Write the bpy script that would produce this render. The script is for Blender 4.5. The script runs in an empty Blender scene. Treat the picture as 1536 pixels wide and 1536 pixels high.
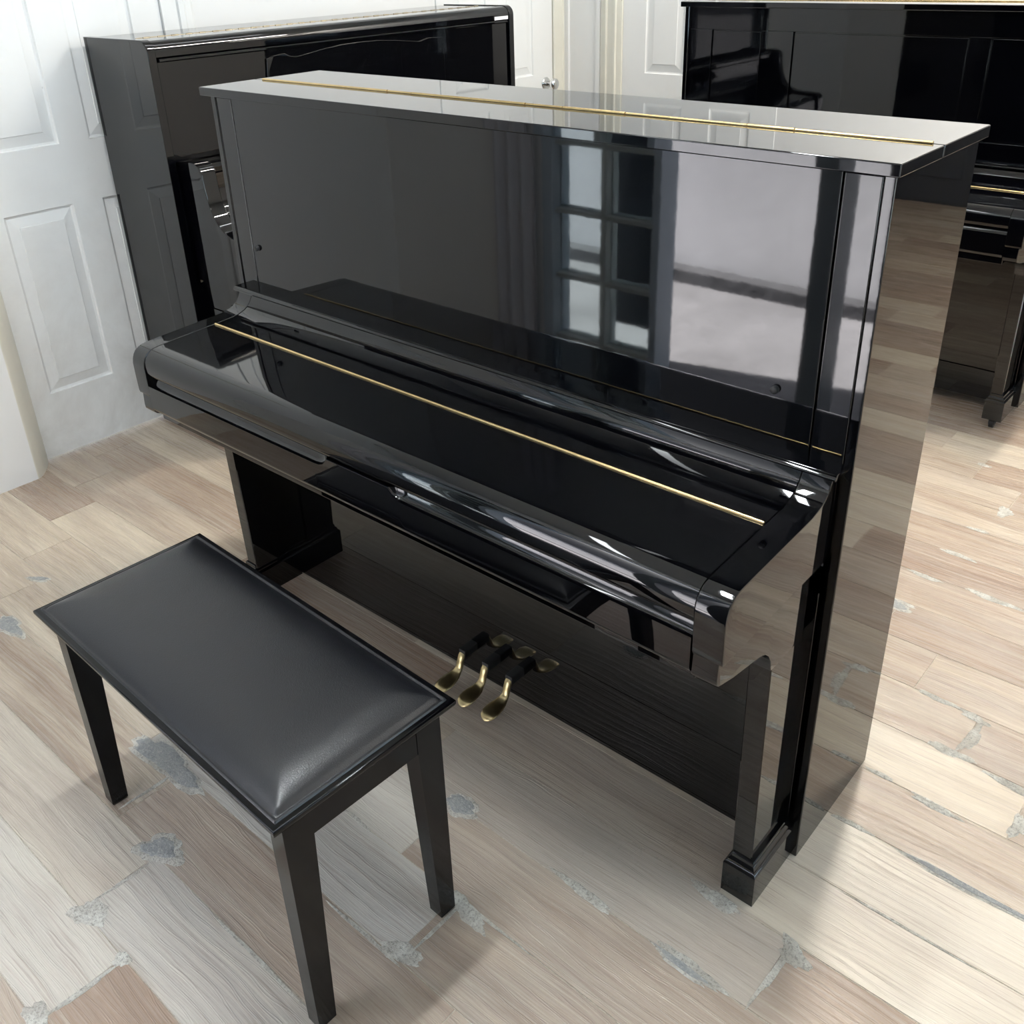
import bpy, bmesh, math, random
from mathutils import Vector, Matrix
C = bpy.context.scene.collection
random.seed(7)
rad = math.radians

# ------------------------------------------------------------------ materials
def new_mat(name):
    m = bpy.data.materials.new(name); m.use_nodes = True
    nt = m.node_tree
    return m, nt, nt.nodes['Principled BSDF']

def N(nt, kind, **kw):
    n = nt.nodes.new(kind)
    for k, v in kw.items():
        if k in n.inputs: n.inputs[k].default_value = v
        else: setattr(n, k, v)
    return n

def noise(nt, vec, scale, detail=4, rough=.5, dist=0.):
    n = N(nt, 'ShaderNodeTexNoise', Scale=scale, Detail=detail, Roughness=rough, Distortion=dist)
    if vec is not None: nt.links.new(vec, n.inputs['Vector'])
    return n.outputs['Fac']

def mapping(nt, vec, scale=(1, 1, 1), loc=(0, 0, 0)):
    n = N(nt, 'ShaderNodeMapping'); n.inputs['Scale'].default_value = scale; n.inputs['Location'].default_value = loc
    nt.links.new(vec, n.inputs['Vector'])
    return n.outputs['Vector']

def ramp(nt, fac, stops, mode='LINEAR'):
    n = N(nt, 'ShaderNodeValToRGB'); n.color_ramp.interpolation = mode
    e = n.color_ramp.elements
    while len(e) < len(stops): e.new(.5)
    for i, (p, c) in enumerate(stops):
        e[i].position = p
        e[i].color = (c, c, c, 1) if isinstance(c, (int, float)) else tuple(c) + (1,)
    nt.links.new(fac, n.inputs['Fac'])
    return n.outputs['Color']

def mix(nt, fac, a, b, mode='MIX'):
    n = N(nt, 'ShaderNodeMix', data_type='RGBA', blend_type=mode)
    for sock, v in ((n.inputs[0], fac), (n.inputs[6], a), (n.inputs[7], b)):
        if hasattr(v, 'node'): nt.links.new(v, sock)
        elif isinstance(v, (int, float)) and sock.type == 'VALUE': sock.default_value = v
        else: sock.default_value = tuple(v) + (1,) if len(v) == 3 else v
    return n.outputs[2]

def math_n(nt, op, a, b=0.):
    n = N(nt, 'ShaderNodeMath', operation=op)
    for i, v in enumerate((a, b)):
        if hasattr(v, 'node'): nt.links.new(v, n.inputs[i])
        else: n.inputs[i].default_value = v
    return n.outputs[0]

def bump(nt, bsdf, height, strength, dist=.001):
    n = N(nt, 'ShaderNodeBump', Strength=strength, Distance=dist)
    nt.links.new(height, n.inputs['Height']); nt.links.new(n.outputs['Normal'], bsdf.inputs['Normal'])

def objco(nt):
    return N(nt, 'ShaderNodeTexCoord').outputs['Object']

def lacquer(name, rough=.028, wob=.02, ior=1.58):
    m, nt, b = new_mat(name)
    b.inputs['Base Color'].default_value = (.0010, .0011, .0018, 1)
    b.inputs['IOR'].default_value = ior
    co = objco(nt)
    r = noise(nt, co, 9, 3)
    rr = N(nt, 'ShaderNodeMapRange'); nt.links.new(r, rr.inputs['Value'])
    rr.inputs['To Min'].default_value = rough * .6; rr.inputs['To Max'].default_value = rough * 1.5
    nt.links.new(rr.outputs[0], b.inputs['Roughness'])
    h = noise(nt, co, 55, 2)
    bump(nt, b, h, wob, .0006)
    return m

LACQ = lacquer('black_polyester_lacquer')
SATIN = lacquer('black_bench_lacquer', .12, .03, 1.36)

def simple(name, col, rough=.5, metal=0., bumpscale=0, bs=.2, bd=.001, var=0., vs=6):
    m, nt, b = new_mat(name)
    b.inputs['Roughness'].default_value = rough; b.inputs['Metallic'].default_value = metal
    co = objco(nt)
    f = noise(nt, co, vs, 5, .6)
    c1 = tuple(x * (1 - var) for x in col)
    nt.links.new(mix(nt, ramp(nt, f, [(.3, 0.), (.7, 1.)]), c1, col), b.inputs['Base Color'])
    if bumpscale: bump(nt, b, noise(nt, co, bumpscale, 4), bs, bd)
    return m

BRASS = simple('polished_brass', (.80, .60, .30), .22, 1., 0, var=.18, vs=40)
OLDBRASS = simple('dull_brass', (.50, .44, .32), .35, 1., 0, var=.4, vs=30)
PEDAL = simple('tarnished_brass', (.62, .50, .27), .30, 1., 0, var=.30, vs=60)
CHROME = simple('chrome', (.78, .78, .78), .12, 1.)
RUBBER = simple('black_rubber', (.012, .012, .013), .5)
STICKER = simple('white_paper', (.85, .85, .86), .6)
PLASTER = simple('white_plaster', (.80, .805, .80), .6, 0, 30, .08, .002, .04, 2)
CEILM = simple('ceiling_white', (.82, .82, .80), .7, 0, 20, .1, .002, .03)
CREAM = simple('cream_gloss_paint', (.76, .745, .66), .38, 0, 25, .15, .002, .07, 8)
OUTWALL = simple('whitewashed_yard_wall', (.74, .74, .78), .8, 0, 18, .25, .006, .14, 3)
CONCRETE = simple('yard_concrete', (.24, .235, .25), .8, 0, 14, .7, .01, .38, 2.2)
CONCDARK = simple('dirty_kerb_concrete', (.10, .10, .11), .85, 0, 16, .8, .01, .5, 4)
STEEL = simple('grey_blue_frame_paint', (.50, .58, .66), .4, 0, 0, var=.1)
DARKPOST = simple('dark_grey_metal_paint', (.05, .055, .065), .35)
CURT = simple('pale_grey_curtain_cloth', (.62, .62, .66), .8, 0, 120, .2, .001, .06)

def door_paint():
    m, nt, b = new_mat('white_door_paint')
    co = objco(nt)
    dirt = ramp(nt, noise(nt, co, 3.2, 8, .68, .4), [(.40, 0.), (.66, 1.)])
    z = N(nt, 'ShaderNodeSeparateXYZ'); nt.links.new(co, z.inputs[0])
    low = ramp(nt, z.outputs['Z'], [(.0, 1.), (.62, .35), (1., .1)])
    f = math_n(nt, 'MULTIPLY', dirt, low)
    base = mix(nt, f, (.82, .83, .825), (.62, .61, .59))
    sp = ramp(nt, noise(nt, co, 38, 4, .7), [(.70, 0.), (.76, 1.)])
    sp = math_n(nt, 'MULTIPLY', sp, math_n(nt, 'MULTIPLY', dirt, .55))
    nt.links.new(mix(nt, sp, base, (.30, .29, .28)), b.inputs['Base Color'])
    b.inputs['Roughness'].default_value = .38
    bump(nt, b, noise(nt, mapping(nt, co, (60, 60, 6)), 1.5, 4), .10, .001)
    return m
DOORP = door_paint()

def leather():
    m, nt, b = new_mat('black_leather')
    b.inputs['Base Color'].default_value = (.0075, .008, .0105, 1)
    co = objco(nt)
    r = ramp(nt, noise(nt, co, 7, 4, .6), [(.3, .29), (.7, .36)])
    nt.links.new(r, b.inputs['Roughness'])
    v = N(nt, 'ShaderNodeTexVoronoi', Scale=520.); nt.links.new(co, v.inputs['Vector'])
    h = math_n(nt, 'ADD', v.outputs['Distance'], noise(nt, co, 30, 4))
    bump(nt, b, h, .30, .0006)
    b.inputs['Specular IOR Level'].default_value = .62
    return m
LEATHER = leather()

def wood_tile():
    m, nt, b = new_mat('wood_look_tile')
    co = objco(nt)
    at = N(nt, 'ShaderNodeAttribute', attribute_name='plank')
    sep = N(nt, 'ShaderNodeSeparateColor'); nt.links.new(at.outputs['Color'], sep.inputs[0])
    tint, seed, blot = sep.outputs[0], sep.outputs[1], sep.outputs[2]
    off = N(nt, 'ShaderNodeCombineXYZ')
    nt.links.new(math_n(nt, 'MULTIPLY', seed, 41.), off.inputs[0])
    nt.links.new(math_n(nt, 'MULTIPLY', seed, 173.), off.inputs[1])
    va = N(nt, 'ShaderNodeVectorMath', operation='ADD'); nt.links.new(co, va.inputs[0]); nt.links.new(off.outputs[0], va.inputs[1])
    v = va.outputs[0]
    # a slow warp so that grain lines sweep round knots
    w = N(nt, 'ShaderNodeTexNoise', Scale=1., Detail=2.); nt.links.new(mapping(nt, v, (2.2, 5., 1)), w.inputs['Vector'])
    wv = N(nt, 'ShaderNodeVectorMath', operation='SUBTRACT'); nt.links.new(w.outputs['Color'], wv.inputs[0]); wv.inputs[1].default_value = (.5, .5, .5)
    ws = N(nt, 'ShaderNodeVectorMath', operation='MULTIPLY'); nt.links.new(wv.outputs[0], ws.inputs[0]); ws.inputs[1].default_value = (.04, .038, 0)
    v2n = N(nt, 'ShaderNodeVectorMath', operation='ADD'); nt.links.new(v, v2n.inputs[0]); nt.links.new(ws.outputs[0], v2n.inputs[1])
    v2 = v2n.outputs[0]
    streak = noise(nt, mapping(nt, v2, (1.1, 13, 1)), 1.6, 5, .6)
    broad = noise(nt, mapping(nt, v2, (1.5, 5, 1)), 1.3, 3, .5)
    fine = noise(nt, mapping(nt, v2, (5, 210, 1)), 1., 5, .65)
    grain = noise(nt, mapping(nt, v2, (2.4, 95, 1)), 1., 4, .6)
    cream, brown, grey, dark = (.68, .595, .465), (.315, .213, .160), (.50, .465, .41), (.245, .175, .135)
    base = mix(nt, tint, cream, brown)
    s1 = ramp(nt, streak, [(.36, 0.), (.62, 1.)])
    base = mix(nt, math_n(nt, 'MULTIPLY', s1, math_n(nt, 'ADD', math_n(nt, 'MULTIPLY', blot, .70), .08)), base, (.27, .188, .142))
    base = mix(nt, at.outputs['Alpha'], base, (.56, .55, .52))
    base = mix(nt, math_n(nt, 'MULTIPLY', ramp(nt, broad, [(.45, 0.), (.68, 1.)]), .34), base, grey)
    base = mix(nt, math_n(nt, 'MULTIPLY', ramp(nt, fine, [(.48, 0.), (.64, 1.)]), .46), base, dark)
    base = mix(nt, math_n(nt, 'MULTIPLY', ramp(nt, grain, [(.52, 0.), (.70, 1.)]), .26), base, (.70, .64, .54))
    # knots
    kn = N(nt, 'ShaderNodeTexVoronoi', Scale=1.); nt.links.new(mapping(nt, v2, (1.5, 3.4, 1)), kn.inputs['Vector'])
    kd = ramp(nt, kn.outputs['Distance'], [(.0, 1.), (.05, .75), (.16, 0.)])
    base = mix(nt, math_n(nt, 'MULTIPLY', kd, .5), base, (.26, .185, .15))
    # scratches
    sc = noise(nt, mapping(nt, co, (30, 2.2, 1), (3, 1, 0)), 1., 2, .4, 1.2)
    scm = ramp(nt, sc, [(.497, 0.), (.5, 1.), (.503, 0.)])
    scg = ramp(nt, noise(nt, co, 2.6, 3), [(.60, 0.), (.66, 1.)])
    base = mix(nt, math_n(nt, 'MULTIPLY', math_n(nt, 'MULTIPLY', scm, scg), .35), base, (.20, .165, .14))
    nt.links.new(base, b.inputs['Base Color'])
    rf = ramp(nt, fine, [(.3, .20), (.75, .38)])
    nt.links.new(rf, b.inputs['Roughness'])
    # raised grain: fine lines and a few cathedral ridges
    wave = N(nt, 'ShaderNodeTexWave', wave_type='BANDS', bands_direction='Y', Scale=14., Distortion=7., Detail=2.)
    wave.inputs['Detail Scale'].default_value = .8
    nt.links.new(mapping(nt, v2, (.35, 1.25, 1)), wave.inputs['Vector'])
    wr = ramp(nt, wave.outputs['Fac'], [(.0, 0.), (.8, .15), (.93, 1.), (1., .3)])
    h = math_n(nt, 'ADD', math_n(nt, 'MULTIPLY', fine, .8), math_n(nt, 'MULTIPLY', wr, .35))
    h = math_n(nt, 'ADD', h, math_n(nt, 'MULTIPLY', grain, .5))
    bump(nt, b, h, .55, .0022)
    return m
TILE = wood_tile()

def cement(name, a, b_, c):
    m, nt, b = new_mat(name)
    co = objco(nt)
    f = noise(nt, co, 26, 6, .7)
    g = noise(nt, co, 170, 5, .75)
    base = mix(nt, ramp(nt, f, [(.40, 0.), (.58, 1.)]), a, b_)
    base = mix(nt, math_n(nt, 'MULTIPLY', ramp(nt, g, [(.5, 0.), (.62, 1.)]), .6), base, c)
    nt.links.new(base, b.inputs['Base Color']); b.inputs['Roughness'].default_value = .85
    bump(nt, b, math_n(nt, 'ADD', f, g), .9, .004)
    return m
GREYCEM = cement('grey_cement_patch', (.30, .305, .305), (.38, .38, .37), (.56, .54, .50))
LIMECEM = cement('pale_cement_patch', (.66, .64, .58), (.48, .45, .395), (.20, .18, .155))
GROUT = cement('grout', (.60, .54, .45), (.50, .44, .36), (.34, .29, .24))

def pane_mat():
    m = bpy.data.materials.new('window_glass'); m.use_nodes = True
    nt = m.node_tree; nt.nodes.clear()
    out = N(nt, 'ShaderNodeOutputMaterial')
    tr = N(nt, 'ShaderNodeBsdfTransparent'); tr.inputs[0].default_value = (.86, .92, .92, 1)
    gl = N(nt, 'ShaderNodeBsdfGlossy'); gl.inputs['Roughness'].default_value = .05
    lw = N(nt, 'ShaderNodeLayerWeight', Blend=.25)
    mx = N(nt, 'ShaderNodeMixShader')
    nt.links.new(lw.outputs['Fresnel'], mx.inputs[0]); nt.links.new(tr.outputs[0], mx.inputs[1]); nt.links.new(gl.outputs[0], mx.inputs[2])
    nt.links.new(mx.outputs[0], out.inputs[0])
    return m
GLASS = pane_mat()

# ------------------------------------------------------------------ mesh helpers
def merge(bm, t):
    me = bpy.data.meshes.new('t'); t.to_mesh(me); t.free(); bm.from_mesh(me); bpy.data.meshes.remove(me)

def box(bm, x0, x1, y0, y1, z0, z1, bev=0., seg=2):
    t = bmesh.new()
    v = [t.verts.new((x, y, z)) for z in (z0, z1) for y in (y0, y1) for x in (x0, x1)]
    for f in ((0, 2, 3, 1), (4, 5, 7, 6), (0, 1, 5, 4), (2, 6, 7, 3), (0, 4, 6, 2), (1, 3, 7, 5)):
        t.faces.new([v[i] for i in f])
    if bev: bmesh.ops.bevel(t, geom=list(t.edges), offset=bev, segments=seg, profile=.5, affect='EDGES')
    merge(bm, t)

def prism(bm, prof, a0, a1, axis='x', bev=0.):
    """extrude a closed 2-D outline: axis x takes (y,z), axis y takes (x,z), axis z takes (x,y)"""
    t = bmesh.new()
    def P(p, a): return {'x': (a, p[0], p[1]), 'y': (p[0], a, p[1]), 'z': (p[0], p[1], a)}[axis]
    A = [t.verts.new(P(p, a0)) for p in prof]; B = [t.verts.new(P(p, a1)) for p in prof]
    n = len(prof)
    fa = t.faces.new(A); fb = t.faces.new(B[::-1])
    for i in range(n): t.faces.new((A[i], B[i], B[(i + 1) % n], A[(i + 1) % n]))
    bmesh.ops.recalc_face_normals(t, faces=list(t.faces))
    if bev:
        bmesh.ops.bevel(t, geom=list(set(fa.edges) | set(fb.edges)), offset=bev, segments=2, profile=.5, affect='EDGES')
    bmesh.ops.triangulate(t, faces=[f for f in t.faces if len(f.verts) > 4])
    merge(bm, t)

def loft(bm, rings, cap=True):
    t = bmesh.new()
    R = [[t.verts.new(p) for p in r] for r in rings]
    n = len(R[0])
    for a, b in zip(R, R[1:]):
        for i in range(n): t.faces.new((a[i], a[(i + 1) % n], b[(i + 1) % n], b[i]))
    if cap: t.faces.new(R[0][::-1]); t.faces.new(R[-1])
    bmesh.ops.recalc_face_normals(t, faces=list(t.faces))
    merge(bm, t)

def cyl(bm, p0, p1, r, n=16, r1=None):
    p0, p1 = Vector(p0), Vector(p1); r1 = r if r1 is None else r1
    d = (p1 - p0).normalized(); u = d.orthogonal().normalized(); w = d.cross(u)
    loft(bm, [[p + (u * math.cos(2 * math.pi * i / n) + w * math.sin(2 * math.pi * i / n)) * q for i in range(n)] for p, q in ((p0, r), (p1, r1))])

def lathe(bm, c, d, prof, n=24):
    """prof: (distance along d, radius)"""
    c, d = Vector(c), Vector(d).normalized(); u = d.orthogonal().normalized(); w = d.cross(u)
    loft(bm, [[c + d * a + (u * math.cos(2 * math.pi * i / n) + w * math.sin(2 * math.pi * i / n)) * max(r, 1e-4) for i in range(n)] for a, r in prof])

def obj(name, bm, mat, parent=None, smooth=35, wn=True, kind=None, label=None):
    me = bpy.data.meshes.new(name); bm.to_mesh(me); bm.free()
    me.materials.append(mat)
    o = bpy.data.objects.new(name, me); C.objects.link(o)
    if smooth:
        me.polygons.foreach_set('use_smooth', [True] * len(me.polygons))
        me.set_sharp_from_angle(angle=rad(smooth))
        if wn:
            md = o.modifiers.new('weighted_normals', 'WEIGHTED_NORMAL'); md.keep_sharp = True; md.weight = 100
    if parent is not None: o.parent = parent
    if kind: o['kind'] = kind
    if label: o['label'] = label
    return o

def thing(name, label, cat, loc=(0, 0, 0), rotz=0., group=None):
    o = bpy.data.objects.new(name, None); C.objects.link(o)
    o.location = loc; o.rotation_euler = (0, 0, rotz); o.empty_display_size = .1
    o['label'] = label; o['category'] = cat
    if group: o['group'] = group
    return o

def B(fn, *a, **k):
    bm = bmesh.new(); fn(bm, *a, **k); return bm

# ------------------------------------------------------------------ upright piano (front towards -y, floor z = 0)
def upright(root, hw, H, D, casters=False, insets=None, pedals=None, ):
    s = H / 1.2464
    def Z(z): return z * s
    hs = hw - .0102                     # outer faces of the sides
    yS, yB = .0196, D - .0075
    zb = .04 if casters else .003
    for sg in (-1, 1):
        sp = [(hs - .022, yS + .004), (hs - .0165, yS + .004), (hs - .0155, yS + .0012), (hs - .0142, yS), (hs - .0022, yS), (hs - .0012, yS + .0001), (hs - .0004, yS + .0006), (hs, yS + .002), (hs, yB - .001), (hs - .001, yB), (hs - .022, yB)]
        obj('side_panel', B(prism, [(sg * x, y) for x, y in sp], zb, H - .0185, 'z'), LACQ, root, 40)
    obj('back_case', B(box, -hs + .0225, hs - .0225, .056, yB - .005, zb + .012, H - .020), LACQ, root)
    # lid in two flaps with a long brass hinge
    obj('lid_front', B(box, -hw, hw, 0, .1465, H - .0177, H, .002, 3), LACQ, root)
    obj('lid_back', B(box, -hw, hw, .1485, D, H - .0177, H, .002, 3), LACQ, root)
    bm = bmesh.new()
    x = -hw + .029
    cuts = [-hw + .030, -.42 * hw, -.33 * hw, .05 * hw, .16 * hw, .33 * hw, .62 * hw, .72 * hw, hw - .015]
    for i, (p, q) in enumerate(zip(cuts, cuts[1:])):
        cyl(bm, (p + .0008, .1475, H + .0010), (q - .0008, .1475, H + .0010), .0030 - .0004 * (i % 2), 12)
    obj('lid_hinge', bm, BRASS, root, wn=False)
    # upper front
    if insets:
        bm = bmesh.new()
        z0, z1, zt = Z(.86), H - .093, H - .0195
        box(bm, -hs + .03, hs - .03, .030, .045, Z(.795), zt)
        box(bm, -hs + .0245, hs - .0245, .022, .0302, z1, zt, .0012)
        box(bm, -hs + .0245, hs - .0245, .022, .0302, Z(.795), z0, .0012)
        edges = [-hs + .0245] + [e for p in insets for e in p] + [hs - .0245]
        for i in range(0, len(edges), 2): box(bm, edges[i], edges[i + 1], .022, .0302, z0, z1, .0012)
        for p in insets: box(bm, p[0] + .004, p[1] - .004, .0245, .0302, z0 + .004, z1 - .004, .0012)
        obj('upper_panel', bm, LACQ, root)
    else:
        obj('upper_panel', B(box, -hw + .0815, hw - .0815, .0220, .046, Z(.795), H - .0205, .0020, 3), LACQ, root)
        for sg in (-1, 1):
            a, b = sorted((sg * (hw - .0800), sg * (hw - .0265)))
            obj('upper_stile', B(box, a, b, .0216, .046, Z(.795), H - .0205, .0030, 3), LACQ, root)
        for x, z in ((-.665, .902), (.621, .899)):
            bm = bmesh.new(); lathe(bm, (x, .0220, z), (0, -1, 0), [(0, .0066), (.005, .0066), (.007, .0056), (.008, .003), (.0082, .0002)])
            obj('panel_stud', bm, RUBBER, root, wn=False)
    mp = [(.026, Z(.7950)), (-.0070, Z(.7950)), (-.0105, Z(.7965)), (-.0110, Z(.7990)), (-.0095, Z(.8012)), (-.0070, Z(.8025)), (-.0068, Z(.8045)), (-.0040, Z(.8062)), (.026, Z(.8066))]
    obj('panel_molding', B(prism, mp, -hw + .0225, hw - .0225, 'x', .0015), LACQ, root)
    # closed fallboard
    cove = [(.0020, .7950), (-.0020, .7870), (-.0080, .7770), (-.0160, .7692), (-.0260, .7630), (-.0400, .7580), (-.0570, .7548), (-.0830, .7532), (-.1042, .7520)]
    ci = hw - .0790
    back = [(y, Z(z)) for y, z in cove[:4]]
    obj('fallboard_back', B(prism, back + [(-.016, Z(.745)), (.004, Z(.745))], -ci, ci), LACQ, root, 50)
    low = [(-.0167, .7674)] + [(y, z - .0006) for y, z in cove[4:]]
    obj('fallboard_flap', B(prism, [(y, Z(z)) for y, z in low] + [(-.1042, Z(.738)), (-.0167, Z(.738))], -ci, ci), LACQ, root, 50)
    lidp = [(-.1090, .7516), (-.170, .7490), (-.218, .7468), (-.252, .7448), (-.263, .7436), (-.2725, .7405), (-.2805, .7352), (-.2866, .7280), (-.2905, .7190), (-.2920, .7090),
            (-.2916, .6960), (-.2900, .6890), (-.2880, .6862), (-.2850, .6852), (-.2620, .6852), (-.2620, .725), (-.2420, .736), (-.1090, .738)]
    obj('fallboard', B(prism, [(y, Z(z)) for y, z in lidp], -ci, ci), LACQ, root, 50)
    bm = bmesh.new()
    cyl(bm, (-ci + .001, -.1066, Z(.7528)), (ci - .001, -.1066, Z(.7528)), .0030, 12)
    box(bm, -ci + .001, ci - .001, -.1095, -.1035, Z(.7490), Z(.7522), .0004, 1)
    obj('fallboard_hinge', bm, BRASS, root, wn=False)
    # key slip with two finger scoops along its upper front edge
    def slip(x, sc):
        r = [(-.266, .6840), (-.2950 + .016 * sc, .6840)]
        for i in range(1, 6):
            t = math.pi / 2 * i / 6
            r.append((-.2950 + .016 * sc * math.cos(t), .6840 - .0195 * sc * math.sin(t)))
        r += [(-.2950, .6840 - .0195 * sc), (-.2950, .645), (-.2945, .613), (-.2920, .6055), (-.2880, .6035), (-.266, .6035)]
        return [(x, y, Z(z)) for y, z in r]
    xs = [(-ci, 1), (-.115, 1), (-.10, .93), (-.088, .7), (-.080, .3), (-.077, .04), (.086, .04), (.089, .3), (.097, .7), (.109, .93), (.124, 1), (ci, 1)]
    xs = [((x if abs(x) == ci else x * hw / .765), a) for x, a in xs]
    bm = bmesh.new(); loft(bm, [slip(x, a) for x, a in xs])
    obj('key_slip', bm, LACQ, root, 50)
    obj('key_bed', B(box, -ci, ci, -.276, .018, Z(.579), Z(.6035), .003), LACQ, root)
    # cheeks, legs, feet on both sides
    co, cn = hw - .0300, hw - .0780
    ck = [(.0010, .7952), (-.0020, .7875), (-.0078, .7775), (-.0158, .7697), (-.0258, .7636), (-.0398, .7586), (-.0568, .7554), (-.0830, .7538), (-.1120, .7524), (-.170, .7496), (-.218, .7474), (-.254, .7452),
          (-.2655, .7436), (-.2750, .7402), (-.2832, .7346), (-.2890, .7270), (-.2928, .7180), (-.2948, .7080), (-.2948, .6830), (-.2940, .6430), (-.2925, .6380), (-.2885, .6362), (-.123, .6402), (.0180, .6435), (.0180, .7952)]
    lo = [(-.2905, .6360), (-.2920, .6090), (-.2912, .6010), (-.2870, .5960), (-.2800, .5930), (-.245, .5832), (-.192, .5735), (-.163, .5680), (-.1470, .5612), (-.1350, .5500), (-.1265, .5340), (-.1210, .5140),
          (-.0180, .5140), (-.0180, .6300), (.0180, .6430), (-.123, .6400)]
    for sg in (-1, 1):
        a, b = sorted((sg * cn, sg * co))
        ch = obj('cheek', B(prism, [(y, Z(z)) for y, z in ck], a, b, 'x', .0022), LACQ, root, 40)
        a, b = sorted((sg * cn, sg * (co - .0072)))
        obj('cheek_base', B(prism, [(y, Z(z)) for y, z in lo], a, b, 'x', .0020), LACQ, ch, 40)
        p, q = sorted((sg * (cn + .0035), sg * (co - .0074)))
        f0 = .035 if casters else 0.
        bm = bmesh.new()
        rr = []
        for z, y in ((f0 + .06, -.1085), (Z(.516), -.1205)):
            c = .0018
            rr.append([(p + c, y, z), (q - c, y, z), (q, y + c, z), (q, -.018, z), (q - .006, -.018, z), (q - .006, .0185, z), (p + .006, .0185, z), (p + .006, -.018, z), (p, -.018, z), (p, y + c, z)])
        loft(bm, rr)
        obj('leg', bm, LACQ, root, 30)
        a, b = sorted((sg * (hw - .0825), sg * (hw - .0215)))
        bm = bmesh.new()
        rings = []
        for z, i in ((f0, 0), (f0 + .0680, 0), (f0 + .0715, .0028), (f0 + .0730, .0050), (f0 + .0770, .0052), (f0 + .0805, .0075), (f0 + .0825, .0095), (f0 + .0885, .0100), (f0 + .0900, .0115)):
            rings.append([(a + i, -.1230 + i, z), (b - i, -.1230 + i, z), (b - i, .0190, z), (a + i, .0190, z)])
        loft(bm, rings)
        obj('foot', bm, LACQ, root, 25)
        if casters:
            y, xc = -.100, (a + b) / 2
            c = obj('caster', B(box, xc - .010, xc + .010, y - .012, y + .012, .014, .0365, .002), RUBBER, root)
            bm = bmesh.new(); lathe(bm, (xc - .008, y, .016), (1, 0, 0), [(0, .012), (.001, .0155), (.015, .0155), (.016, .012)], 20)
            obj('caster_wheel', bm, RUBBER, c, wn=False)
    # lower front
    if casters:
        obj('lower_panel', B(box, -hs + .024, hs - .024, .0150, .040, .150, Z(.579), .002), LACQ, root)
        obj('toe_rail', B(box, -hs + .024, hs - .024, .0185, .050, .042, .147, .002), LACQ, root)
    else:
        obj('lower_panel', B(box, -hs + .024, hs - .024, .0190, .050, .0035, Z(.579), .0025), LACQ, root)
    for x in pedals or ():
        pa = B(box, x - .0105, x + .0105, -.0225, .022, .074, .0955, .004)
        path = [(.0235, .079, .0170, .0125), (.004, .081, .0170, .0125), (-.008, .079, .0170, .0125), (-.0150, .072, .0168, .0120), (-.0200, .060, .0166, .0115), (-.0245, .050, .0176, .0100),
                (-.0310, .0440, .0215, .0085), (-.0420, .0412, .0300, .0075), (-.0560, .0395, .0380, .0070), (-.0690, .0380, .0405, .0068), (-.0800, .0362, .0390, .0062), (-.0880, .0335, .0330, .0055), (-.0930, .0300, .0210, .0040), (-.0945, .0275, .0080, .0025)]
        rings = []
        path = [(y - (0 if i == 0 else .008), z + (.007 if i < 5 else .003 if i < 7 else .0), w, h) for i, (y, z, w, h) in enumerate(path)]
        for i, (y, z, w, h) in enumerate(path):
            p, q = path[max(i - 1, 0)], path[min(i + 1, len(path) - 1)]
            t = Vector((0, q[0] - p[0], q[1] - p[1])).normalized(); up = Vector((1, 0, 0)).cross(t)
            if up.z < 0: up = -up
            ring = []
            for k in range(16):
                an = 2 * math.pi * k / 16
                cx, cz = math.cos(an), math.sin(an)
                ring.append(Vector((x, y, z)) + Vector((1, 0, 0)) * (w / 2 * math.copysign(abs(cx) ** .6, cx)) + up * (h / 2 * math.copysign(abs(cz) ** .7, cz)))
            rings.append(ring)
        bm = bmesh.new(); loft(bm, rings)
        pd = obj('pedal', bm, PEDAL, root, 60, wn=False, label='tarnished brass pedal')
        obj('pedal_arm', pa, RUBBER, pd, label='black pedal arm')

main = thing('upright_piano', 'closed glossy black upright piano in the middle with three brass pedals', 'piano')
upright(main, .765, 1.2464, .3328, pedals=(-.041, .029, .098))

right = thing('upright_piano', 'black upright piano at far right against the back wall, upper front in three panels', 'piano', (-.188, 2.130, 0))
upright(right, .705, 1.294, .34, casters=True, insets=[(-.579, -.378), (-.259, .329), (.394, .600)])

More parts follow.
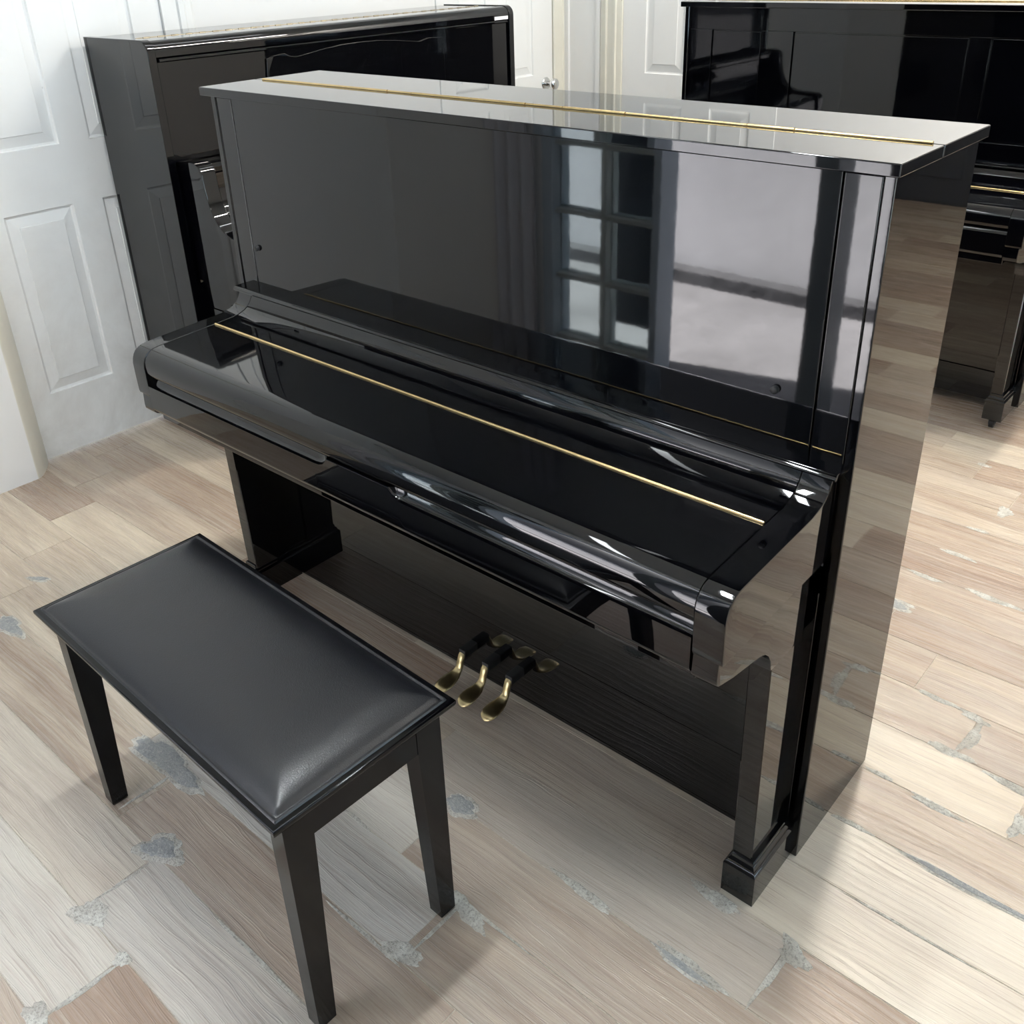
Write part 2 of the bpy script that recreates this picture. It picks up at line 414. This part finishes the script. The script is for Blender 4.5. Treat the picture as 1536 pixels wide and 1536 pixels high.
# ------------------------------------------------------------------ the piano against the left wall (local front -y, turned to face +x)
def left_piano(root):
    L, H, D = .789, 1.291, .355
    def sidep(r, top):
        p = [(.0, .03)]
        for i in range(9):
            t = math.pi / 2 * i / 8
            p.append((r - r * math.cos(t), top - r + r * math.sin(t)))
        return p + [(D, top), (D, .03)]
    for sg in (-1, 1):
        a, b = sorted((sg * L, sg * (L - .026)))
        obj('side_panel', B(prism, sidep(.034, H), a, b, 'x', .002), LACQ, root, 30)
    obj('back_case', B(box, -L + .027, L - .027, .03, D - .004, .05, H - .03), LACQ, root)
    # lid with a rounded front edge, hinged along its middle
    fr = [(.139, H - .003)]
    for i in range(9):
        t = math.pi / 2 * (1 - i / 8)
        fr.append((.034 - .031 * math.cos(t), H - .034 + .031 * math.sin(t)))
    fr += [(.003, H - .047), (.006, H - .050), (.030, H - .050), (.030, H - .030), (.139, H - .024)]
    obj('lid_front', B(prism, fr, -L + .0265, L - .0265), LACQ, root, 30)
    obj('lid_back', B(box, -L + .0265, L - .0265, .141, D - .002, H - .028, H - .003, .002), LACQ, root)
    bm = bmesh.new()
    n = 62; st = (2 * L - .10) / n
    for i in range(n):
        x = -L + .05 + i * st
        cyl(bm, (x + .001, .140, H - .0030), (x + st - .001, .140, H - .0030), .0026 if i % 2 else .0016, 10)
    obj('lid_hinge', bm, OLDBRASS, root, wn=False)
    obj('label_sticker', B(box, .681, .758, .0022, .0030, H - .0485, H - .0365), STICKER, root, 0, label='small white sticker')
    # panel rail with bead, upper panel with raised serpentine music desk
    bead = [(.018, H - .0515), (.004, H - .0515), (.001, H - .0545), (.001, H - .0585), (.004, H - .0615), (.018, H - .0615)]
    obj('panel_bead', B(prism, bead, -L + .034, L - .034, 'x', .002), LACQ, root, 40)
    obj('upper_panel', B(box, -L + .0265, L - .0265, .010, .030, .95, H - .062), LACQ, root)
    cx = .004
    top = [(-.395, 1.160), (-.390, 1.2050), (-.355, 1.2125), (-.320, 1.2150), (-.302, 1.2060), (-.275, 1.2010), (-.24, 1.2050), (-.16, 1.2150), (-.08, 1.2210), (0, 1.2225),
           (.08, 1.2210), (.16, 1.2150), (.24, 1.2050), (.275, 1.2010), (.302, 1.2060), (.320, 1.2100), (.355, 1.2085), (.390, 1.2050), (.395, 1.160)]
    pr = [(x + cx, z) for x, z in top] + [(.395 + cx, .97), (-.395 + cx, .97)]
    obj('music_desk', B(prism, pr, .004, .012, 'y', .0012), LACQ, root, 30)
    # cheeks: tall behind, stepping down to a low arm; everything between them follows the same curve
    ck = [(.0, .953), (-.060, .957), (-.080, .956), (-.098, .950), (-.109, .942), (-.115, .931), (-.117, .915), (-.119, .885), (-.127, .845), (-.141, .812), (-.160, .785), (-.186, .766), (-.222, .754), (-.275, .750),
          (-.335, .748), (-.352, .743), (-.363, .731), (-.367, .712), (-.365, .620), (-.363, .585), (-.355, .577), (-.20, .552), (-.160, .535), (-.148, .500), (-.036, .500), (-.036, .572), (-.020, .588), (.0, .588)]
    for sg in (-1, 1):
        a, b = sorted((sg * (L - .034), sg * (L - .084)))
        obj('cheek', B(prism, ck, a, b, 'x', .003), LACQ, root, 35)
        bm = bmesh.new(); box(bm, a, b, -.148, -.036, .06, .51, .002); box(bm, a + .012, b - .012, -.036, .0, .06, .60)
        obj('leg', bm, LACQ, root)
        obj('foot', B(box, a - .008, b + .008, -.165, .0, .0, .075, .004), LACQ, root)
    ci = L - .085
    fb = [(.0, .948), (-.062, .950), (-.078, .946), (-.086, .936), (-.086, .922), (-.080, .916), (-.062, .912), (-.058, .87), (-.062, .83), (-.077, .80), (-.107, .775), (-.152, .758), (-.21, .745), (-.325, .738), (-.345, .728), (-.355, .710), (-.355, .64), (-.34, .64), (.0, .66)]
    obj('fallboard', B(prism, fb, -ci, ci), LACQ, root, 35)
    obj('key_slip', B(box, -ci, ci, -.363, -.32, .585, .638, .003), LACQ, root)
    obj('key_bed', B(box, -ci, ci, -.33, .03, .56, .64), LACQ, root)
    obj('lower_panel', B(box, -L + .0265, L - .0265, .004, .03, .03, .56, .002), LACQ, root)

lp = thing('upright_piano', 'tall black upright piano against the left wall with a small white sticker on top', 'piano', (-1.497, 1.099, 0), math.pi / 2)
left_piano(lp)

# ------------------------------------------------------------------ bench
bench = thing('piano_bench', 'black piano bench with a padded black leather seat in front of the middle piano', 'bench', (-.0055, -.590, 0), rad(-1.8))
def make_bench(root):
    W, D, zt = .3675, .168, .472
    fr = []
    for z, i in ((zt - .020, .012), (zt - .0165, .006), (zt - .012, .002), (zt - .008, .0002), (zt - .003, 0), (zt - .001, .0012), (zt, .0035)):
        fr.append([(-W + i, -D + i, z), (W - i, -D + i, z), (W - i, D - i, z), (-W + i, D - i, z)])
    bm = bmesh.new(); loft(bm, fr)
    obj('seat_frame', bm, SATIN, root, 40)
    # cushion: rolled rim, crease, then a dome pulled down at the corners
    nx, ny = 90, 54
    cw, cd = W - .0095, D - .0095
    bm = bmesh.new(); g = {}
    def warp(k, n):
        t = 2 * k / n - 1
        return math.copysign(1 - (1 - abs(t)) ** 1.7, t)
    def hgt(x, y):
        a, b = cw - abs(x), cd - abs(y)
        d = min(a, b)
        if a < .07 and b < .07:      # soften the diagonal towards the corner
            d = d - .0 + 0.
        h = 0.
        h += .0040 * min(1, d / .002)
        if d > .0042: h -= .0026 * min(1, (d - .0042) / .002) * max(0., 1 - max(0, d - .0080) / .004)
        e = max(0, d - .0068)
        m = 1 - math.exp(-e / .020)
        big = (1 - (abs(x) / cw) ** 4) * (1 - (abs(y) / cd) ** 4)
        return h + .0100 * m + .0130 * m * big ** .5
    for i in range(nx + 1):
        for j in range(ny + 1):
            x, y = cw * warp(i, nx), cd * warp(j, ny)
            g[i, j] = bm.verts.new((x, y, zt - .001 + hgt(x, y)))
    for i in range(nx):
        for j in range(ny): bm.faces.new((g[i, j], g[i + 1, j], g[i + 1, j + 1], g[i, j + 1]))
    obj('cushion', bm, LEATHER, root, 180, wn=False, label='padded black leather seat')
    ax, ay = .350, .1465
    for sx in (-1, 1):
        for sy in (-1, 1):
            def ring(z, wx, wy, ox, oy):
                x0, x1 = sorted((sx * ox, sx * (ox - wx))); y0, y1 = sorted((sy * oy, sy * (oy - wy)))
                return [(x0, y0, z), (x1, y0, z), (x1, y1, z), (x0, y1, z)]
            bm = bmesh.new()
            loft(bm, [ring(0, .023, .026, ax - .003, ay - .003), ring(.006, .029, .032, ax, ay), ring(.395, .034, .048, ax, ay), ring(zt - .018, .034, .048, ax, ay)])
            obj('leg', bm, SATIN, root, 20)
    for sy in (-1, 1):
        a, b = sorted((sy * (ay - .004), sy * (ay - .022)))
        obj('apron', B(box, -ax + .033, ax - .033, a, b, .402, zt - .018, .0015), SATIN, root)
    for sx in (-1, 1):
        a, b = sorted((sx * (ax - .001), sx * (ax - .019)))
        obj('apron', B(box, a, b, -ay + .047, ay - .047, .396, zt - .018, .0015), SATIN, root)
make_bench(bench)

# ------------------------------------------------------------------ floor: wood-look planks laid in a stepped bond
XW, YB, XR, YF, YE, XI = -1.891, 2.705, 3.4, -1.40, 5.0, .64
ROW, LEN, STEP, FX, FY = .1482, .7763, .1420, 1.4597, -.1404
TINT = {}
def tint_of(r, k):
    rnd = random.Random(r * 131 + k * 17 + 5)
    t = rnd.random()
    return (t ** 1.3 * .85, rnd.random(), rnd.random())
GREY = {}
HAND = {}   # (row, x of a point on it) -> tint, blotch
for r, x, t, b, g in ((1, .9, .05, .25, .25), (2, 1.0, .80, .75, 0), (2, .6, .5, .6, 0), (3, .8, .06, .35, 0), (3, 1.1, .55, .6, 0), (4, .8, .32, .85, 0), (4, 1.1, .62, .8, 0), (5, .6, .45, .8, 0), (5, .95, .25, .8, 0), (6, .7, .72, .85, 0), (6, .4, .5, .8, 0),
                      (7, .65, .55, .75, 0), (8, .55, .78, .9, 0), (9, .55, .58, .85, 0), (10, .6, .35, .8, 0), (11, .5, .28, .7, 0), (11, .8, .65, .8, 0), (12, .45, .2, .7, 0), (12, .8, .62, .7, 0), (13, .3, .3, .7, 0), (13, .7, .12, .5, 0), (14, .5, .7, .8, 0),
                      (0, .95, .04, .35, .25), (0, .3, .36, .6, .25), (-1, .3, .38, .55, .35), (-1, 1.0, .78, .75, 0), (-2, .5, .60, .8, .10), (-2, .0, .15, .5, .6), (-2, 1.2, .7, .7, 0), (-3, .5, .55, .95, .05), (-3, .1, .10, .6, .75), (-3, -.6, .12, .75, 0), (-4, .1, .62, .75, .10), (-4, .7, .5, .7, .1),
                      (-4, -.6, .30, .95, .0), (-5, .15, .10, .8, .6), (-5, -.4, .12, .6, .25), (-6, .2, .78, .7, 0), (-6, -.3, .03, .3, .5), (-7, 0., .75, .7, 0), (-7, -.4, .5, .6, .1), (-8, 0, .5, .6, 0),
                      (1, -1.0, .40, .8, 0), (1, -1.8, .5, .6, 0), (0, -1.0, .28, .85, 0), (0, -1.7, .4, .7, 0), (-1, -1.2, .04, .4, 0), (-1, -1.7, .72, .6, 0), (-1, -.5, .10, .6, .1), (-2, -1.0, .10, .7, 0), (-2, -1.55, .06, .6, 0), (-3, -1.2, .14, .95, 0), (-4, -1.2, .10, .6, 0), (2, -1.2, .2, .6, 0)):
    k = math.floor((x - (FX - STEP * r)) / LEN); HAND[r, k] = (t, b); GREY[r, k] = g
bm = bmesh.new(); lay = bm.loops.layers.float_color.new('plank')
for r in range(-9, 36):
    y0, y1 = FY + ROW * r, FY + ROW * (r + 1)
    for k in range(-6, 10):
        x0 = FX - STEP * r + LEN * k; x1 = x0 + LEN
        a, b, c, d = max(x0, XW) + .0012, min(x1, XR) - .0012, max(y0, YF) + .0013, min(y1, YB if x1 < XI else YE) - .0013
        if b - a < .02 or d - c < .01: continue
        v = [bm.verts.new(p) for p in ((a, c, 0), (b, c, 0), (b, d, 0), (a, d, 0))]
        w = [bm.verts.new(p) for p in ((a - .0006, c - .0006, -.0015), (b + .0006, c - .0006, -.0015), (b + .0006, d + .0006, -.0015), (a - .0006, d + .0006, -.0015))]
        fs = [bm.faces.new(v)] + [bm.faces.new((w[i], w[(i + 1) % 4], v[(i + 1) % 4], v[i])) for i in range(4)]
        t, sd, bl = tint_of(r, k)
        if (r, k) in HAND: t, bl = HAND[r, k]
        for f in fs:
            for l in f.loops: l[lay] = (t, sd, bl, GREY.get((r, k), .0))
floor = obj('floor', bm, TILE, None, 0, kind='structure')
obj('grout_bed', B(box, XW - .02, XR, YF, YE + .02, -.06, -.0009), GROUT, floor, 0)
def patch(cx, cy, lx, ly, mat, ang=0., seed=0, amp=.25, tri=0.):
    dz = .0007 if mat is GREYCEM else 0.
    rnd = random.Random(seed); n = 40
    ph = [rnd.uniform(0, 6.28) for _ in range(6)]
    bm = bmesh.new()
    rings = []
    for q, zz in ((1, .0001), (.9, .0009), (.55, .0003), (.25, .0006)):
        ring = []
        for i in range(n):
            t = 2 * math.pi * i / n
            rr = 1 + amp * (.5 * math.sin(2 * t + ph[0]) * .5 + .45 * math.sin(3 * t + ph[1]) + .3 * math.sin(5 * t + ph[2]) + .22 * math.sin(9 * t + ph[3]) + .15 * math.sin(14 * t + ph[4]))
            rr *= 1 + tri * math.cos(3 * t + ang * 2)
            x, y = lx * rr * math.cos(t) * q, ly * rr * math.sin(t) * q
            ring.append(bm.verts.new((cx + x * math.cos(ang) - y * math.sin(ang), cy + x * math.sin(ang) + y * math.cos(ang), zz + dz + rnd.uniform(0, .0004))))
        rings.append(ring)
    for A, Bq in zip(rings, rings[1:]):
        for i in range(n): bm.faces.new((A[i], A[(i + 1) % n], Bq[(i + 1) % n], Bq[i]))
    bm.faces.new(rings[-1])
    bmesh.ops.recalc_face_normals(bm, faces=list(bm.faces))
    obj('cement_patch', bm, mat, floor, 60, wn=False)
G_, L_ = GREYCEM, LIMECEM
for i, a in enumerate((
        (-0.361, -0.591, .105, .024, G_, .04), (-0.166, -0.721, .050, .033, L_, .5), (-0.170, -0.721, .032, .022, G_, .5), (-0.141, -0.877, .036, .025, L_, .4), (-0.015, -0.885, .016, .013, L_, 0), (-0.029, -1.025, .030, .018, L_, 0),
        (0.338, -0.573, .040, .018, L_, .35), (0.369, -0.446, .050, .016, L_, -.25), (0.198, -0.283, .034, .018, G_, .1), (0.207, -0.279, .030, .020, L_, .1), (0.501, -0.286, .062, .010, L_, -.06), (0.717, -0.288, .064, .014, L_, -.05), (0.708, -0.293, .050, .006, G_, -.05),
        (0.686, -0.147, .052, .013, L_, -.05), (0.839, -0.157, .030, .019, L_, -.5), (0.905, 0.297, .052, .009, L_, -.06), (0.793, 0.309, .03, .006, L_, 0), (0.878, 0.458, .046, .012, L_, .0), (0.898, 0.522, .013, .046, L_, -.12), (0.884, 0.588, .032, .011, L_, -.15), (0.807, 0.598, .050, .008, L_, -.05),
        (1.041, 0.347, .014, .032, L_, .0), (1.008, 0.440, .060, .010, L_, -.1), (0.595, 0.871, .030, .017, G_, .2), (0.613, 0.891, .034, .006, L_, -.1), (0.612, 1.037, .04, .010, L_, -.05), (0.780, 1.043, .075, .010, L_, -.05), (0.643, 1.189, .050, .009, L_, -.05),
        (-1.092, -0.598, .050, .022, G_, .1), (-1.233, -0.451, .028, .008, G_, .6), (0.533, 1.743, .02, .010, L_, 0), (0.671, 1.491, .02, .03, L_, 0), (0.645, 1.348, .03, .008, L_, 0), (0.261, -0.591, .09, .004, L_, 0), (0.153, -0.737, .12, .0035, L_, 0), (0.007, -0.437, .10, .005, L_, 0),
        (0.960, 0.006, .10, .003, L_, 0), (1.016, 0.153, .12, .006, G_, 0), (0.802, 0.156, .04, .006, L_, 0), (0.423, -0.437, .08, .003, L_, 0), (-0.014, -0.952, .005, .06, L_, -.05), (-0.156, -0.808, .004, .05, L_, -.05), (0.351, -0.502, .004, .06, L_, -.02), (0.829, -0.214, .006, .06, L_, -.04), (-0.316, -0.659, .004, .06, L_, -.02))):
    patch(*a, seed=i + 11, amp=.28, tri=.13 if a[3] > .014 else 0.)
    if a[4] is GREYCEM: patch(a[0] + .004, a[1] - .002, a[2] * 1.12 + .004, a[3] * 1.25 + .002, LIMECEM, a[5], seed=i + 11, amp=.28, tri=.13 if a[3] > .014 else 0.)

# ------------------------------------------------------------------ room
HC = 2.75
def S(name, bm, mat, smooth=0, parent=None): return obj(name, bm, mat, parent, smooth, kind='structure')

def panel_door(name, mat, plane, a0, a1, z0, z1, cols, rows, flip=1, thick=.035):
    """a door slab with sunk raised-field panels; plane 'x' (faces +x) or 'y' (faces -y), at coordinate given by the object's location"""
    bm = bmesh.new()
    def P(a, z, d):   # d: depth behind the face
        return (-d, a, z) if plane == 'x' else (a, d, z)
    us = sorted({a0, a1} | {e for c in cols for e in c}); zs = sorted({z0, z1} | {e for r in rows for e in r})
    def quad(p): 
        bm.faces.new([bm.verts.new(q) for q in p])
    for u0, u1 in zip(us, us[1:]):
        for q0, q1 in zip(zs, zs[1:]):
            hole = any(c[0] <= u0 + 1e-6 and u1 <= c[1] + 1e-6 for c in cols) and any(r[0] <= q0 + 1e-6 and q1 <= r[1] + 1e-6 for r in rows)
            if not hole: quad([P(u0, q0, 0), P(u1, q0, 0), P(u1, q1, 0), P(u0, q1, 0)])
    for c in cols:
        for r in rows:
            seq = [(0, 0), (.003, .0065), (.009, .0085), (.040, .0028), (.0415, .0005), (.046, .0005)]
            rg = [[P(c[0] + i, r[0] + i, d), P(c[1] - i, r[0] + i, d), P(c[1] - i, r[1] - i, d), P(c[0] + i, r[1] - i, d)] for i, d in seq]
            for A, Bq in zip(rg, rg[1:]):
                for k in range(4): quad([A[k], A[(k + 1) % 4], Bq[(k + 1) % 4], Bq[k]])
            quad(rg[-1])
    e = [P(a0, z0, 0), P(a1, z0, 0), P(a1, z1, 0), P(a0, z1, 0)]; f = [P(a0, z0, thick), P(a1, z0, thick), P(a1, z1, thick), P(a0, z1, thick)]
    for k in range(4): quad([e[k], e[(k + 1) % 4], f[(k + 1) % 4], f[k]])
    quad(f)
    bmesh.ops.remove_doubles(bm, verts=list(bm.verts), dist=1e-5)
    bmesh.ops.recalc_face_normals(bm, faces=list(bm.faces))
    return S(name, bm, mat)

rows = [(.220, .800), (.950, 1.565), (1.665, 1.94)]
d1 = panel_door('door_1', DOORP, 'x', -.186, .604, .006, 2.05, [(-.041, .181), (.280, .500)], [(.222, .808), (.993, 1.60), (1.70, 1.96)]); d1.location.x = XW
d2 = panel_door('door_2', DOORP, 'x', 1.86, 2.613, .006, 2.05, [(1.95, 2.16), (2.255, 2.472)], rows); d2.location.x = XW
d3 = panel_door('door_3', DOORP, 'y', -1.548, -.76, .006, 2.05, [(-1.425, -1.222), (-1.08, -.88)], [(.22, .80), (.960, 1.565), (1.665, 1.94)]); d3.location.y = YB - .004
# wall panels (kept behind the door faces)
bm = bmesh.new()
box(bm, XW - .15, XW - .008, .604, 1.86, 0, HC); box(bm, XW - .15, XW - .008, -.186, .604, 2.05, HC); box(bm, XW - .15, XW - .008, 1.86, 2.613, 2.05, HC); box(bm, XW - .15, XW - .008, 2.613, YB + .15, 0, HC)
box(bm, XW - .15, XW - .04, -.19, 2.63, 0, 2.05)
box(bm, XW - .15, -1.792, YF, -.186, 0, HC)
wl = S('wall_left', bm, PLASTER)
bm = bmesh.new()
box(bm, XW - .15, -1.548, YB, YB + .15, 0, HC); box(bm, -1.548, -.76, YB + .034, YB + .15, 0, 2.05); box(bm, -1.548, -.76, YB, YB + .15, 2.05, HC); box(bm, -.76, XI, YB, YB + .15, 0, HC); box(bm, XI - .15, XI, YB + .15, YE, 0, HC)
S('wall_back', bm, PLASTER)
bm = bmesh.new()
box(bm, XR, XR + .15, YF - .14, -.9, 0, HC); box(bm, XR, XR + .15, 2.1, YE + .15, 0, HC); box(bm, XR, XR + .15, -.9, 2.1, 0, .75); box(bm, XR, XR + .15, -.9, 2.1, 2.25, HC)
S('wall_right', bm, PLASTER)
bm = bmesh.new()
for a, b in ((-.9, -.85), (.08, .12), (1.08, 1.12), (2.05, 2.1)): box(bm, XR + .04, XR + .10, a, b, .75, 2.25, .003)
for a, b in ((.75, .80), (2.20, 2.25)): box(bm, XR + .0401, XR + .0999, -.9, 2.1, a, b, .003)
fill_win3 = S('fill_window_3', bm, STEEL, 35)  # unseen window, added to throw even daylight across to the left wall
for a, b in ((-.85, .08), (.12, 1.08), (1.12, 2.05)): obj('pane', B(box, XR + .066, XR + .072, a, b, .80, 2.20), GLASS, fill_win3, 0)
S('wall_far', B(box, XI - .15, XR + .15, YE, YE + .15, 0, HC), PLASTER)
bm = bmesh.new(); box(bm, XI, XR, YE - .03, YE, 0, 1.22, .004)
for i in range(9): box(bm, XI + .02 + i * .3, XI + .28 + i * .3, YE - .045, YE - .028, .16, 1.10, .008)
S('far_piano_standin', bm, DARKPOST, 35)  # added dark panelling, stands in for the far pianos mirrored in the lacquer
S('ceiling', B(box, XW - .15, XR + .15, YF - .14, YE + .15, HC, HC + .12), CEILM)
# casings
jamb = [(-1.792, -.187), (-1.794, -.178), (-1.808, -.160), (-1.828, -.144), (-1.850, -.128), (-1.874, -.114), (XW, -.106), (XW, -.187)]
S('trim_1', B(prism, jamb, 0, 2.12, 'z'), CREAM, 30)
bm = bmesh.new()
cas = [(XW - .01, .606), (XW + .010, .606), (XW + .012, .660), (XW + .019, .664), (XW + .021, .682), (XW + .013, .692), (XW + .013, .712), (XW + .005, .724), (XW - .01, .727)]
prism(bm, cas, 0, 2.12, 'z'); S('trim_2', bm, DOORP, 30)
bm = bmesh.new()
cas = [(XW - .01, 2.617), (XW + .006, 2.617), (XW + .010, 2.622), (XW + .010, 2.675), (XW + .006, 2.682), (XW + .012, 2.688), (XW + .012, YB), (XW - .01, YB)]
prism(bm, cas, 0, 2.12, 'z'); S('trim_3', bm, CREAM, 30)
bm = bmesh.new()
cas = [(XW + .012, YB), (XW + .012, YB - .014), (XW + .034, YB - .014), (XW + .040, YB - .006), (-1.700, YB - .006), (-1.695, YB - .014), (-1.672, YB - .014), (-1.672, YB)]
prism(bm, cas, 0, 2.12, 'z'); S('trim_4', bm, PLASTER, 30)
bm = bmesh.new()
cas = [(x - .140, y) for x, y in [(-1.530, YB), (-1.530, YB - .010), (-1.502, YB - .012), (-1.498, YB - .022), (-1.492, YB - .024), (-1.486, YB - .016), (-1.452, YB - .018), (-1.446, YB - .026), (-1.438, YB - .026), (-1.434, YB - .018), (-1.409, YB - .014), (-1.409, YB)]]
prism(bm, cas, 0, 2.12, 'z'); S('trim_5', bm, CREAM, 30)
# knob on the far door
bm = bmesh.new()
lathe(bm, (.0, 2.560, .905), (1, 0, 0), [(0, .030), (.004, .030), (.008, .026), (.010, .013), (.030, .011), (.036, .016), (.043, .024), (.052, .0275), (.061, .026), (.067, .019), (.070, .009), (.0705, .001)], 32)
k = obj('door_knob', bm, CHROME, d2, 60, wn=False)
k['label'] = 'round chrome knob'

# front of the room: wall, glazed panel and open entrance (seen mirrored in the lacquer)
XO0, XO1 = -.478, .226
bm = bmesh.new()
box(bm, -2.0, -.990, YF - .14, YF, 0, HC); box(bm, -.990, XO0 - .02, YF - .14, YF, 1.95, HC); box(bm, XO0 - .02, XO1, YF - .14, YF, 2.15, HC); box(bm, .95, 1.5, YF - .14, YF, 0, HC); box(bm, 2.9, XR, YF - .14, YF, 0, HC); box(bm, 1.5, 2.9, YF - .14, YF, 0, .55); box(bm, 1.5, 2.9, YF - .14, YF, 2.1, HC); box(bm, XO1, .95, YF - .14, YF, 2.15, HC)
S('door_4', B(box, XO1, .95, YF - .10, YF - .02, 0, 2.15, .004), DARKPOST, 35)
S('wall_front', bm, PLASTER)
bm = bmesh.new()
for a, b in ((1.5, 1.55), (2.18, 2.22), (2.85, 2.9)): box(bm, a, b, YF - .10, YF - .04, .55, 2.1, .003)
for a, b in ((.55, .60), (2.05, 2.1)): box(bm, 1.5, 2.9, YF - .0999, YF - .0401, a, b, .003)
fill_win2 = S('fill_window_2', bm, STEEL, 35)  # unseen window, added so daylight reaches the lower left wall
for a, b in ((1.55, 2.18), (2.22, 2.85)): obj('pane', B(box, a, b, YF - .074, YF - .068, .60, 2.05), GLASS, fill_win2, 0)
wx0, wx1 = -.990, -.498
win = S('window_1', B(box, wx0, wx1, YF - .10, YF - .02, 0, .045), STEEL)
bm = bmesh.new()
for a, b in ((wx0, wx0 + .045), (wx1 - .03, wx1)): box(bm, a, b, YF - .09, YF + .012, 0, 1.95, .003)
obj('window_frame', bm, STEEL, win, 35)
zs = [.190 + .2350 * (i - 1) for i in range(9)]
zs[0] = .045
xm = (-.935, -.735, -.525)
GB = simple('pale_glazing_bar', (.46, .50, .49), .35)
bm = bmesh.new()
for z in zs[1:]: box(bm, wx0 + .045, wx1 - .03, YF - .075, YF - .005, z - .008, z + .008, .002)
box(bm, xm[1] - .012, xm[1] + .012, YF - .0749, YF - .0051, .045, 1.95, .002)
obj('glazing_bar', bm, GB, win, 35)
for i in range(8):
    for a, b in ((xm[0] - .01, xm[1] - .012), (xm[1] + .012, xm[2] - .003)):
        obj('pane', B(box, a, b, YF - .044, YF - .036, zs[i] + .008, zs[i + 1] - .008), GLASS, win, 0)
S('trim_6', B(box, .030, .100, YF - .10, YF + .02, 0, 2.15, .004), simple('grey_post_paint', (.22, .25, .28), .35), 35)
S('trim_7', B(box, -.985, -.745, -1.80, -1.76, .14, 2.0, .003), DARKPOST, 35)
# a ribbed curtain beside the glazed panel
bm = bmesh.new()
cur = []
for i in range(61):
    x = -1.195 + .20 * i / 60
    cur.append((x, YF + .035 + .014 * math.sin(i / 60 * 6.28 * 3.2)))
prism(bm, cur + [(x, y - .004) for x, y in cur[::-1]], .02, 2.2, 'z')
o = obj('curtain', bm, CURT, None, 60, wn=False); o['label'] = 'pale ribbed curtain hanging by the glazed front panel'; o['category'] = 'curtain'

# yard outside
S('ground', B(box, -6, 6, -6, YF - .0, -.10, -.012), CONCRETE)
bm = bmesh.new(); box(bm, -6, 6, -3.05, -2.83, -.02, 2.3, .02)
S('wall_outside', bm, OUTWALL, 35)
bm = bmesh.new(); box(bm, -6, 6, -2.83, -2.74, -.02, .055, .012)
S('trim_10', bm, CONCDARK, 35)
bm = bmesh.new(); box(bm, -6, 6, -2.88, -2.78, 1.15, 3.4, .01)
S('added_dark_band', bm, DARKPOST, 35)  # added dark band over the yard wall, keeps the fallboard's reflection black

# ------------------------------------------------------------------ light
def area(name, loc, rot, sx, sy, power, col):
    l = bpy.data.lights.new(name, 'AREA'); l.shape = 'RECTANGLE'; l.size = sx; l.size_y = sy; l.energy = power; l.color = col
    o = bpy.data.objects.new(name, l); C.objects.link(o); o.location = loc; o.rotation_euler = rot
    return o
WARM, COOL = (1., .935, .845), (.93, .98, 1.)
area('tube_or_fill', (.36, 2.05, HC - .05), (0, 0, 0), .07, 1.0, 82, WARM)
area('tube_or_fill', (-.03, -.42, HC - .05), (0, 0, 0), .08, .6, 31, COOL)
area('tube_or_fill', (2.0, 1.0, HC - .05), (0, 0, 0), .08, 1.0, 14, WARM)
area('tube_or_fill', (2.0, 3.6, HC - .05), (0, 0, 0), .08, 1.0, 26, WARM)  # unseen light, added to brighten the deeper room
area('tube_or_fill', (-.95, 1.3, HC - .05), (0, 0, 0), .08, 1.0, 4, COOL)
area('tube_or_fill', (-.60, -.80, HC - .05), (0, 0, 0), .08, 1.0, 5, COOL)  # added fill light, lifts the front-left wall and floor
sun = bpy.data.lights.new('sun', 'SUN'); sun.energy = 135.0; sun.angle = rad(1.); sun.color = (1, .97, .92)
so = bpy.data.objects.new('sun', sun); C.objects.link(so)
d = Vector((.60, -.14, -.79)).normalized(); so.rotation_euler = d.to_track_quat('-Z', 'Y').to_euler()
w = bpy.data.worlds.new('sky'); bpy.context.scene.world = w; w.use_nodes = True
bg = w.node_tree.nodes['Background']; bg.inputs[0].default_value = (.74, .84, 1., 1); bg.inputs[1].default_value = 6.6

# ------------------------------------------------------------------ camera
cam = bpy.data.cameras.new('camera'); co = bpy.data.objects.new('camera', cam); C.objects.link(co)
R_, U_, F_ = Vector((.752573, .657791, -.030753)), Vector((-.278891, .360686, .890014)), Vector((-.596535, .661224, -.454894))
M = Matrix((R_, U_, -F_)).transposed().to_4x4(); M.translation = Vector((1.20421, -1.22136, 1.50015))
co.matrix_world = M
cam.sensor_fit = 'HORIZONTAL'; cam.sensor_width = 36; cam.lens = 34.10124
cam.shift_x, cam.shift_y = .003481, -.070193
cam.clip_start = .02
sc = bpy.context.scene; sc.camera = co
sc.view_settings.view_transform = 'Standard'; sc.view_settings.look = 'None'; sc.view_settings.gamma = 1; sc.view_settings.exposure = -.04
sc.view_settings.use_curve_mapping = False
